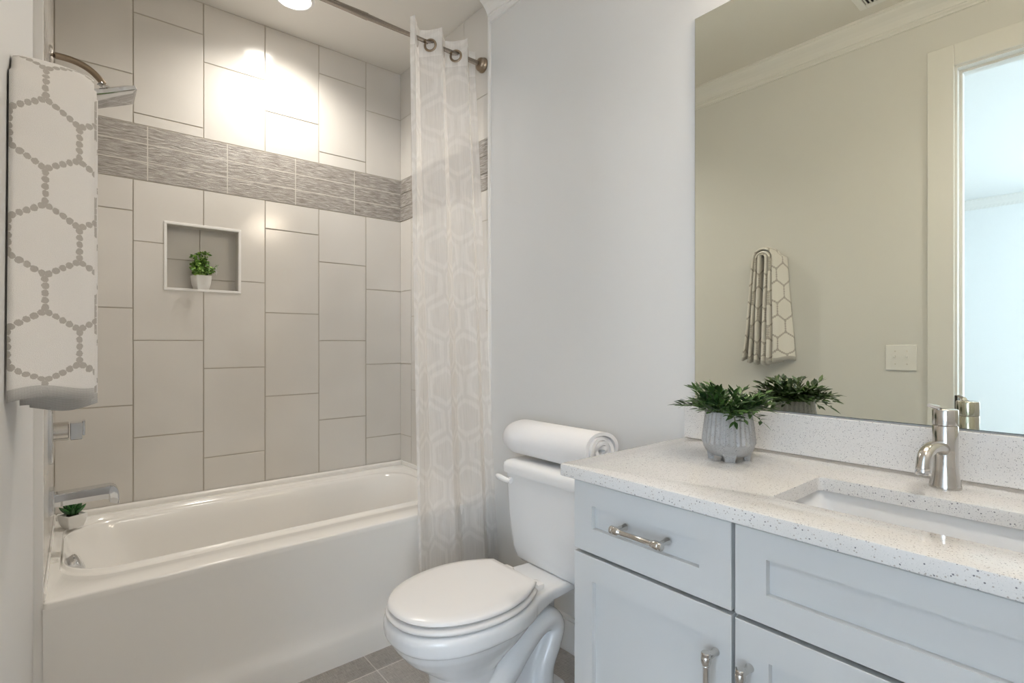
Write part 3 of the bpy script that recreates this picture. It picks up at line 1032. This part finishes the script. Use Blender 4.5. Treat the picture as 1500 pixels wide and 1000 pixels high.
def build_vanity():
    t = thing('vanity_cabinet', 'pale blue-grey shaker vanity cabinet under the speckled countertop', 'cabinet', (1.18, .25, 0))
    bm = bmesh.new()
    box(bm, 1.42, XW - .001, VY0 + .018, VY1 - .018, .10, CT0 - .0005)
    box(bm, .921, 1.42, .4645 - .008, .4645 + .008, .118, CT0 - .0105)
    for a in (VY0, VY1 - .018): box(bm, .921, XW - .001, a, a + .018, .10, CT0 - .0005)
    box(bm, .921, 1.42, VY0 + .018, VY1 - .018, .10, .118)
    box(bm, .921, .974, VY0 + .018, VY1 - .018, CT0 - .010, CT0 - .0005)
    box(bm, .985, XW - .001, VY0, VY1 - .004, 0, .10)
    finish('body', bm, 'vanity_paint', t, smooth=False)
    d = shaker('drawer', .468, VY1, .697, .8565, .531, .798, .7535, .805, t)
    pull(d, (.866, .652, .7835), (0, 1, 0), .128)
    d = shaker('door', .468, VY1, .105, .689, .527, .797, .160, .634, t)
    pull(d, (.866, .497, .560), (0, 0, 1), .128)
    shaker('false_front', VY0 + .07, .461, .697, .8565, VY0 + .13, .406, .748, .809, t)
    d = shaker('door', .088, .461, .105, .689, .146, .402, .160, .634, t)
    pull(d, (.866, .434, .560), (0, 0, 1), .128)
    shaker('door', VY0 + .07, .081, .105, .689, VY0 + .13, .022, .160, .634, t)

    # countertop with the sink cut-out
    sx0, sx1, sy0, sy1 = 1.003, 1.232, .046, .442
    bm = bmesh.new()
    ox0, ox1, oy0, oy1 = .888, XW - .0005, VY0 - .02, .8903

    def O(d, z): return rrect(ox0 + d, ox1 - d, oy0 + d, oy1 - d, .006, z)

    def I(d, z): return rrect(sx0 - d, sx1 + d, sy0 - d, sy1 + d, .012 + d, z)
    rings = [O(.001, CT0), O(0, CT0 + .001), O(0, CT1 - .003), O(.001, CT1 - .0008), O(.003, CT1), I(.0015, CT1), I(.0003, CT1 - .0005), I(0, CT1 - .002), I(0, CT0), O(.001, CT0)]
    loft(bm, rings, True, False, False)
    bmesh.ops.remove_doubles(bm, verts=bm.verts, dist=1e-6)
    o = finish('countertop', bm, 'quartz', angle=30)
    base_at(o, (1.17, .25, CT0))
    tag(o, 'white speckled quartz countertop on the vanity with a rectangular sink cut-out', 'countertop')
    bm = bmesh.new(); box(bm, 1.426, XW - .0005, oy0, oy1, CT1 + .0003, .9925, .0015, 2)
    o = finish('backsplash', bm, 'quartz', smooth=False)
    base_at(o, (1.436, .26, CT1))
    tag(o, 'low speckled quartz backsplash strip standing between countertop and mirror', 'backsplash')

    # undermount sink
    t = thing('sink', 'white rectangular undermount sink below the countertop cut-out', 'sink', ((sx0 + sx1) / 2, (sy0 + sy1) / 2, .70))
    bm = bmesh.new()

    def K(d, z, r): return rrect(sx0 - .012 + d, sx1 + .012 - d, sy0 - .012 + d, sy1 + .012 - d, r, z)
    loft(bm, [K(-.012, CT0 - .0012, .03), K(0, CT0 - .0012, .028), K(.003, CT0 - .004, .028), K(.010, .80, .035), K(.018, .755, .045), K(.035, .738, .05), K(.07, .730, .04)], True, False, True)
    o = finish('bowl', bm, 'porcelain', t, angle=60)
    md = o.modifiers.new('solid', 'SOLIDIFY'); md.thickness = .006; md.offset = -1
    bm = bmesh.new(); lathe(bm, [(.022, 0), (.022, .002), (.018, .003), (.001, .003)], ((sx0 + sx1) / 2, .245, .7303), (0, 0, 1), 20)
    finish('drain', bm, 'chrome', t)


build_vanity()


def build_faucet():
    fx, fy = 1.333, .248
    t = thing('faucet', 'polished single-lever faucet standing behind the sink', 'faucet', (fx, fy, CT1))
    bm = bmesh.new()
    k = .79
    lathe(bm, [(r * k, h) for r, h in ((.0330, 0), (.0336, .002), (.0325, .006), (.0300, .016), (.0278, .030), (.0264, .048), (.0260, .070), (.0260, .1225), (.0250, .1240))], (fx, fy, CT1 + .0002), (0, 0, 1), 40)
    finish('body', bm, 'nickel', t)
    bm = bmesh.new()
    # rotating cap
    lathe(bm, [(r * k, h) for r, h in ((.0245, 0), (.0262, .0012), (.0264, .004), (.0264, .030), (.0255, .0320), (.0240, .0328), (.001, .0328))], (fx, fy, CT1 + .1246), (0, 0, 1), 40)
    h = finish('handle_cap', bm, 'nickel', t)
    bm = bmesh.new()
    tube(bm, [(fx - .006, fy + .002, CT1 + .154), (fx - .014, fy + .008, CT1 + .1600), (fx - .030, fy + .020, CT1 + .165)], [.0055, .0048, .0038], 12)
    finish('lever', bm, 'chrome', h)
    bm = bmesh.new()
    pts = spline([(fx - .010, fy + .001, CT1 + .078), (fx - .045, fy + .005, CT1 + .085), (fx - .075, fy + .009, CT1 + .085), (fx - .096, fy + .012, CT1 + .075), (fx - .104, fy + .013, CT1 + .058), (fx - .105, fy + .013, CT1 + .047)], 7)
    n = len(pts)
    tube(bm, pts, [.0130 - .001 * min(1, i / n * 1.5) for i in range(n)], 24)
    s = finish('spout', bm, 'nickel', t)
    bm = bmesh.new(); lathe(bm, [(.0120, 0), (.0127, .002), (.0127, .008), (.0120, .010)], (fx - .105, fy + .013, CT1 + .0405), (0, 0, 1), 24)
    finish('aerator', bm, 'chrome', s)
    bm = bmesh.new()
    bm2 = None
    # lift rod behind the body
    tube(bm, [(fx + .036, fy - .004, CT1 + .0005), (fx + .036, fy - .004, CT1 + .052)], .0032, 10)
    lathe(bm, [(.0032, 0), (.0064, .004), (.0064, .010), (.001, .013)], (fx + .036, fy - .004, CT1 + .050), (0, 0, 1), 14)
    finish('lift_rod', bm, 'chrome', t)


build_faucet()

# mirror
t = thing('wall_mirror', 'large frameless rectangular mirror on the wall above the backsplash', 'mirror', (XW, .25, .995))
bm = bmesh.new(); box(bm, XW - .0055, XW - .0004, VY0 - .02, .8634, .9955, 2.1612)
finish('backing', bm, 'mirror_edge', t, smooth=False)
bm = bmesh.new(); box(bm, XW - .0062, XW - .0056, VY0 - .019, .8624, .9970, 2.1600)
finish('glass', bm, 'mirror_glass', t, smooth=False)

# ------------------------------------------------------------------ plants
def leaf(bm, base, direc, length, width, droop, roll=0.0, nseg=4, cup=.15):
    d = direc.normalized(); a, b = frame_of(d)
    q = Matrix.Rotation(roll, 3, d)
    a = q @ a; b = q @ b
    prev = None
    tip = None
    prof = {0: .12, 1: .85, 2: 1.0, 3: .62, 4: 0.0}
    for i in range(nseg + 1):
        f = i / nseg
        c = base + d * (length * f) + Vector((0, 0, -droop * length * f * f))
        w = width * .5 * prof[i] if nseg == 4 else width * .5 * math.sin(PI * min(f + .08, 1))
        if i == nseg:
            v = bm.verts.new(c)
            bm.faces.new((prev[0], prev[1], v)); bm.faces.new((prev[1], prev[2], v))
            break
        row = [bm.verts.new(c + a * w + b * (cup * w)), bm.verts.new(c), bm.verts.new(c - a * w + b * (cup * w))]
        if prev:
            bm.faces.new((prev[0], prev[1], row[1], row[0])); bm.faces.new((prev[1], prev[2], row[2], row[1]))
        prev = row


def build_planter():
    cx, cy = 1.247, .655
    t = thing('potted_plant', 'leafy green plant in a grey ribbed footed planter on the countertop', 'plant', (cx, cy, CT1))
    bm = bmesh.new()
    z0 = CT1
    prof = [(.028, .010), (.043, .012), (.0530, .020), (.0590, .031), (.0605, .038), (.0610, .0405), (.0615, .042), (.0610, .047), (.0595, .063), (.0565, .087), (.0540, .106), (.0527, .117), (.0515, .119), (.0495, .117), (.0490, .105), (.049, .100)]
    seg = 168
    rings = []
    for i, (r, h) in enumerate(prof):
        ribs = .0020 if 6 <= i <= 11 else 0
        rings.append([Vector((cx + (r + ribs * math.cos(28 * an)) * math.cos(an), cy + (r + ribs * math.cos(28 * an)) * math.sin(an), z0 + h)) for an in [2 * PI * k / seg for k in range(seg)]])
    loft(bm, rings)
    pot = finish('planter', bm, 'planter', t, angle=75)
    view = math.atan2(-cy, -cx)
    for k in range(4):
        an = view + math.radians(4) + k * PI / 2
        ra, ta = Vector((math.cos(an), math.sin(an), 0)), Vector((-math.sin(an), math.cos(an), 0))
        bm = bmesh.new()
        rings = []
        for (r, hw, th, z) in ((.041, .012, .007, 0.0003), (.041, .013, .008, .006), (.041, .016, .009, .014), (.041, .020, .011, .024)):
            c = Vector((cx, cy, z0 + z)) + ra * r
            rings.append([c + ra * (th * p) + ta * (hw * q) for p, q in ((1, -.8), (1, .8), (.5, 1), (-.8, .9), (-.8, -.9), (.5, -1))])
        loft(bm, rings)
        finish('foot', bm, 'planter', t)
    bm = bmesh.new(); lathe(bm, [(.050, 0), (.001, .004)], (cx, cy, z0 + .102), (0, 0, 1), 24)
    finish('soil', bm, 'soil', t)
    rr = random.Random(5)
    bm = bmesh.new(); bs = bmesh.new()
    for s in range(88):
        an = rr.uniform(0, 2 * PI)
        tilt = rr.uniform(.05, 1.0) ** .6
        out = Vector((math.cos(an), math.sin(an), 0))
        r0 = rr.uniform(.005, .038)
        L = rr.uniform(.060, .092)
        p0 = Vector((cx, cy, z0 + .104)) + out * r0
        reach = L * (.15 + .95 * tilt)
        if cx + out.x * (r0 + reach) > XW - .03: reach = max(.01, XW - .035 - cx - r0)
        rise = L * (.98 - .58 * tilt)
        droop = (.030 if s % 9 == 0 else .008) * max(0, tilt - .6) / .4
        pts = [p0 + out * (reach * f) + Vector((0, 0, rise * math.sin(f * PI * .5) - droop * 1.8 * f * f)) for f in [i / 6 for i in range(7)]]
        tube(bs, pts, .0008, 5)
        for i in range(2, 7):
            for sgn in (-1, 1):
                d = (pts[i] - pts[i - 1]).normalized()
                side = d.cross(Vector((0, 0, 1)))
                if side.length < .05: side = Vector((1, 0, 0))
                side = side.normalized() * sgn
                dirv = (d * rr.uniform(.5, 1.0) + side * rr.uniform(.4, .95) + Vector((0, 0, rr.uniform(.0, .7))))
                base = pts[i] - d * rr.uniform(0, .008)
                ln = rr.uniform(.021, .034)
                if base.x + dirv.normalized().x * ln > XW - .012: continue
                leaf(bm, base, dirv, ln, rr.uniform(.0075, .0108), rr.uniform(-.05, .3), rr.uniform(-.4, .4))
        d = (pts[-1] - pts[-2]).normalized()
        if pts[-1].x + d.x * .032 < XW - .012:
            leaf(bm, pts[-1], d + Vector((0, 0, .25)), rr.uniform(.022, .031), .009, .15, rr.uniform(-.5, .5))
    finish('stems', bs, 'stem', t)
    finish('foliage', bm, 'leaf_dark', t, angle=180)


build_planter()


def square_pot(name, parent, cx, cy, z0, h, top, bot, rot):
    bm = bmesh.new()
    M = Matrix.Translation((cx, cy, 0)) @ Matrix.Rotation(rot, 4, 'Z')
    rings = [[M @ p for p in rrect(-s, s, -s, s, s * .16, z, 4, 2)] for s, z in
             ((bot * .9, z0), (bot, z0 + h * .04), (bot + (top - bot) * .62, z0 + h * .4), (top * .985, z0 + h * .8), (top, z0 + h), (top * .86, z0 + h), (top * .84, z0 + h * .88))]
    loft(bm, rings)
    finish(name, bm, 'white_pot', parent, angle=35)


def build_niche_plant():
    cx, cy, z0 = .437, 2.785, NZ0 + .0113
    t = thing('niche_plant', 'small leafy plant in a white square pot inside the wall niche', 'plant', (cx, cy, z0))
    square_pot('pot', t, cx, cy, z0, .066, .034, .025, math.radians(14))
    bm = bmesh.new(); box(bm, cx - .020, cx + .020, cy - .020, cy + .020, z0 + .055, z0 + .060)
    finish('soil', bm, 'soil', t, smooth=False)
    rr = random.Random(9)
    bm = bmesh.new(); bs = bmesh.new()
    for k in range(46):
        an = rr.uniform(0, 2 * PI); tilt = rr.uniform(0, 1)
        out = Vector((math.cos(an), math.sin(an), 0))
        L = rr.uniform(.055, .095) * (1.15 - .30 * tilt)
        p0 = Vector((cx, cy, z0 + .058)) + out * rr.uniform(0, .022)
        reach = L * .95 * tilt; rise = L * (1.25 - .95 * tilt)
        if out.y > 0: reach *= .35
        pts = [p0 + out * reach * f + Vector((0, 0, rise * f)) for f in (0, .35, .7, 1)]
        tube(bs, pts, .0008, 4)
        for i in range(1, 4):
            for _ in range(7):
                dv = Vector((rr.uniform(-1, 1), rr.uniform(-1, 1), rr.uniform(-.3, 1)))
                b0 = pts[i] + Vector((rr.uniform(-.008, .008), rr.uniform(-.006, .006), rr.uniform(-.006, .006)))
                leaf(bm, b0, dv, rr.uniform(.010, .017), rr.uniform(.009, .013), .2, rr.uniform(-1, 1))
    finish('stems', bs, 'stem', t)
    finish('foliage', bm, 'leaf_bright', t, angle=180)
    bm = bmesh.new()
    for k in range(9):
        p = Vector((cx + .052 + rr.uniform(-.010, .012), cy - .012 + rr.uniform(-.012, .010), z0 + rr.uniform(.075, .118)))
        for q in range(5):
            a = 2 * PI * q / 5
            leaf(bm, p, Vector((math.cos(a), -.35, math.sin(a))), .0065, .005, 0)
    finish('blossoms', bm, 'white_pot', t, angle=180)


build_niche_plant()


def build_succulent():
    cx, cy, z0 = -.018, 2.585, .4785
    t = thing('succulent', 'tiny dark green succulent in a white square pot on the tub corner', 'plant', (cx, cy, z0))
    square_pot('pot', t, cx, cy, z0, .050, .034, .024, math.radians(30))
    bm = bmesh.new(); box(bm, cx - .018, cx + .018, cy - .018, cy + .018, z0 + .041, z0 + .046)
    finish('soil', bm, 'soil', t, smooth=False)
    bm = bmesh.new()
    for ring, (n, el, L) in enumerate(((8, .70, .048), (7, 1.02, .052), (4, 1.35, .052))):
        for k in range(n):
            a = 2 * PI * k / n + ring * .4
            d = Vector((math.cos(a) * math.cos(el), math.sin(a) * math.cos(el), math.sin(el)))
            p0 = Vector((cx, cy, z0 + .044)) + d * .004
            pts = [p0 + d * L * f + Vector((0, 0, .004 * f * f)) for f in (0, .25, .5, .75, .92, 1)]
            tube(bm, pts, [.0045, .0066, .0075, .0058, .0026, .0004], 8)
    finish('leaves', bm, 'leaf_succulent', t)


build_succulent()

# ------------------------------------------------------------------ hanging towel and its hook
def build_hanging_towel():
    hy, hz = 1.312, 1.640
    t = thing('robe_hook', 'chrome robe hook on the left wall under the hanging towel', 'hook', (XL, hy, hz))
    bm = bmesh.new(); lathe(bm, [(.022, 0), (.022, .006), (.018, .009), (.008, .010)], (XL, hy, hz), (1, 0, 0), 24)
    finish('base_plate', bm, 'chrome', t)
    bm = bmesh.new(); tube(bm, spline([(XL + .008, hy, hz), (XL + .05, hy, hz - .006), (XL + .085, hy, hz + .000), (XL + .10, hy, hz + .006)], 6), .0075, 14)
    finish('peg', bm, 'chrome', t)

    tw = thing('hanging_towel', 'grey-white hexagon-patterned hand towel hanging folded over the wall hook', 'towel', (-.03, hy, 1.05))
    W0, W1 = XL + .003, .0225

    def sheet(name, legs_n, legs_f, rad, top_z, zn, zf, th, twist_n, twist_f, ph, x0=W0, x1=W1, voff=0):
        """one fold draped over the hook: near leg, loop, far leg"""
        path = []
        nl = 22
        yn_b, yf_b = legs_n, legs_f
        for i in range(nl + 1):
            f = i / nl
            path.append((yn_b + (hy - rad - yn_b) * f ** .8, zn + (top_z - rad - zn) * f, 1 - f, -1))
        for i in range(1, 10):
            a = PI - PI * i / 10
            path.append((hy + rad * math.cos(a), top_z - rad + rad * math.sin(a), 0, 0))
        for i in range(nl + 1):
            f = 1 - i / nl
            path.append((yf_b + (hy + rad - yf_b) * f ** .8, zf + (top_z - rad - zf) * f, 1 - f, 1))
        Mx = 12
        bm = bmesh.new(); uvl = bm.loops.layers.uv.new('UVMap')
        # arc length
        s = [0]
        for a, b in zip(path[:-1], path[1:]): s.append(s[-1] + math.hypot(b[0] - a[0], b[1] - a[1]))
        tot = s[-1]
        rows_o, rows_i = [], []
        for i, (y, z, fl, side) in enumerate(path):
            a, b = path[max(i - 1, 0)], path[min(i + 1, len(path) - 1)]
            dy, dz = b[0] - a[0], b[1] - a[1]; L = math.hypot(dy, dz)
            nn = Vector((0, -dz / L, dy / L))
            ro, ri = [], []
            for k in range(Mx + 1):
                u = k / Mx
                xx = x0 + (x1 - x0) * u
                edge = math.sqrt(max(0.0, 1 - abs(2 * u - 1) ** 4))
                tv = (twist_n if side < 0 else twist_f if side > 0 else (twist_n + twist_f) * 0)
                blend = .45 + .55 * fl if side else 0
                yy = y + tv * (u - 1) * blend
                yy += .0035 * math.sin(6 * u + z * 9 + ph) * fl
                zz = z + (.006 * math.sin(5 * u + ph) if fl > .95 else 0) - .022 * (1 - u) * (1 if fl == 0 else 0) * 0
                # the top of the fold falls away towards the room
                zz -= max(0, u - .5) ** 1.2 * .018 * (1 - fl) ** 2
                c = Vector((xx, yy, zz))
                h = th * (.30 + .70 * edge) * .5
                ro.append(c + nn * h); ri.append(c - nn * h)
            rows_o.append(ro); rows_i.append(ri)
        vo = [[bm.verts.new(p) for p in r] for r in rows_o]; vi = [[bm.verts.new(p) for p in r] for r in rows_i]
        n = len(path)
        width = math.hypot(x1 - x0, twist_n)

        def uv(i, k):
            v = s[i] if s[i] < tot / 2 else tot - s[i]
            return (width * k / Mx + voff, v + (0.03 * voff * 10 if v > .03 else 0))

        def quad(vs, ids):
            f = bm.faces.new(vs)
            for lp, (i, k) in zip(f.loops, ids): lp[uvl].uv = uv(i, k)
        for i in range(n - 1):
            for k in range(Mx):
                quad((vo[i][k], vo[i + 1][k], vo[i + 1][k + 1], vo[i][k + 1]), ((i, k), (i + 1, k), (i + 1, k + 1), (i, k + 1)))
                quad((vi[i][k], vi[i][k + 1], vi[i + 1][k + 1], vi[i + 1][k]), ((i, k), (i, k + 1), (i + 1, k + 1), (i + 1, k)))
            for k in (0, Mx):
                quad((vo[i][k], vi[i][k], vi[i + 1][k], vo[i + 1][k]), ((i, k), (i, k), (i + 1, k), (i + 1, k)))
        for i in (0, n - 1):
            for k in range(Mx):
                quad((vo[i][k], vo[i][k + 1], vi[i][k + 1], vi[i][k]), ((i, k), (i, k + 1), (i, k + 1), (i, k)))
        finish(name, bm, 'towel_hex', tw, angle=180)
    #      near y, far y, loop r, top, near bottom, far bottom, thickness, twist near/far
    sheet('outer_fold', 1.255, 1.424, .054, 1.6955, 1.080, 1.080, .014, .070, -.010, 0.0)
    sheet('middle_fold', 1.292, 1.392, .037, 1.6755, 1.064, 1.068, .014, .046, -.006, 1.3, W0 + .012, W1 + .004, .05)
    sheet('inner_fold', 1.318, 1.356, .019, 1.6640, 1.056, 1.060, .015, .024, 0, 2.1, W0 + .022, W1 + .006, .02)


build_hanging_towel()

# ------------------------------------------------------------------ switch plate, vent, lights
def build_switch():
    y0, y1, z0, z1 = .655, .775, 1.047, 1.166
    t = thing('light_switch', 'white double toggle switch plate on the left wall beside the door casing', 'light switch', (XL, (y0 + y1) / 2, z0))
    bm = bmesh.new(); box(bm, XL, XL + .006, y0, y1, z0, z1, .002, 2)
    finish('cover_plate', bm, 'white_plastic', t, smooth=False)
    for yy in ((y0 + y1) / 2 - .023, (y0 + y1) / 2 + .023):
        bm = bmesh.new()
        box(bm, XL + .0055, XL + .0068, yy - .0052, yy + .0052, 1.1065 - .012, 1.1065 + .012)
        box(bm, XL + .006, XL + .017, yy - .0035, yy + .0035, 1.1065, 1.1165, .001, 1)
        finish('toggle', bm, 'white_plastic', t, smooth=False)
        for zz in (1.1065 - .030, 1.1065 + .030):
            bm = bmesh.new(); lathe(bm, [(.0034, 0), (.0030, .0012), (.001, .0014)], (XL + .006, yy, zz), (1, 0, 0), 12)
            finish('screw', bm, 'caulk', t)


build_switch()


def build_vent():
    x0, x1, y0, y1 = .065, .375, .585, .835
    t = thing('ceiling_vent', 'white louvred air vent on the ceiling reflected at the mirror top', 'vent', ((x0 + x1) / 2, (y0 + y1) / 2, ZC))
    bm = bmesh.new(); f = .030
    for a in ((x0, x1, y1 - f, y1), (x0, x1, y0, y0 + f), (x0, x0 + f, y0 + f, y1 - f), (x1 - f, x1, y0 + f, y1 - f)):
        box(bm, a[0], a[1], a[2], a[3], ZC - .006, ZC - .0003, .0015, 1)
    finish('frame', bm, 'white_plastic', t, smooth=False)
    bm = bmesh.new(); box(bm, x0 + f, x1 - f, y0 + f, y1 - f, ZC - .0015, ZC - .0005)
    finish('duct_shade', bm, 'duct_shade_black', t, smooth=False)  # near-black plate stands in for the shade inside the vent
    n = 12
    for i in range(n):
        yy = y0 + f + (y1 - y0 - 2 * f) * (i + .5) / n
        bm = bmesh.new()
        M = Matrix.Translation((0, yy, ZC - .006)) @ Matrix.Rotation(math.radians(32), 4, 'X')
        box(bm, x0 + f, x1 - f, -.0052, .0052, -.0008, .0008, 0, 1, M)
        finish('louvre', bm, 'white_plastic', t, smooth=False)


build_vent()


def build_can(px, py, label, power):
    c = Vector((px, py, ZC))
    t = thing('recessed_light', label, 'ceiling light', c)
    bm = bmesh.new()
    prof = [(.088, 0), (.088, -.003), (.082, -.007), (.074, -.0085), (.071, -.006)]
    lathe(bm, [(r, h - .0003) for r, h in prof], c, (0, 0, 1), 48, False, False)
    finish('trim_ring', bm, 'white_plastic', t)
    bm = bmesh.new()
    lathe(bm, [(.0715, -.006), (.060, -.0035), (.052, -.0025)], c, (0, 0, 1), 48, False, False)
    finish('reflector', bm, 'lens', t)
    bm = bmesh.new(); lathe(bm, [(.050, -.0022), (.045, -.0045), (.001, -.005)], c, (0, 0, 1), 40)
    finish('diffuser', bm, 'lens', t)
    l = bpy.data.lights.new('recessed_lamp', 'SPOT')
    l.energy = power; l.color = (1.0, 0.945, 0.87); l.spot_size = math.radians(150); l.spot_blend = .9; l.shadow_soft_size = .05
    o = bpy.data.objects.new('recessed_lamp', l); o.location = c + Vector((0, 0, -.03)); COL.objects.link(o)


build_can(.748, 2.440, 'round white recessed ceiling light glowing above the bathtub', CAN_POWER * 4)
build_can(.62, -.30, 'added unseen fill light behind the camera, shaped like the recessed one', 30.0)  # added fill out of view, brightens the near side of the hanging towel


def build_vanity_light():
    """bar light above the mirror, just over the top of the picture"""
    t = thing('vanity_light', 'three-shade bar light on the wall above the mirror', 'wall light', (XW, .25, 2.32))
    bm = bmesh.new(); box(bm, XW - .022, XW, -.03, .53, 2.345, 2.405, .004, 2)
    finish('back_plate', bm, 'nickel', t, smooth=False)
    for yy in (.03, .25, .47):
        bm = bmesh.new(); tube(bm, bez((XW - .02, yy, 2.375), (XW - .07, yy, 2.375), (XW - .10, yy, 2.38), (XW - .10, yy, 2.345), 8), .008, 12)
        lathe(bm, [(.022, 0), (.022, .022), (.010, .028)], (XW - .10, yy, 2.325), (0, 0, 1), 20)
        finish('arm', bm, 'nickel', t)
        bm = bmesh.new(); lathe(bm, [(.024, 0), (.034, -.02), (.046, -.07), (.052, -.10), (.049, -.10), (.040, -.06), (.001, -.012)], (XW - .10, yy, 2.330), (0, 0, 1), 28, True, True)
        finish('shade', bm, 'shade_glass', t)


build_vanity_light()
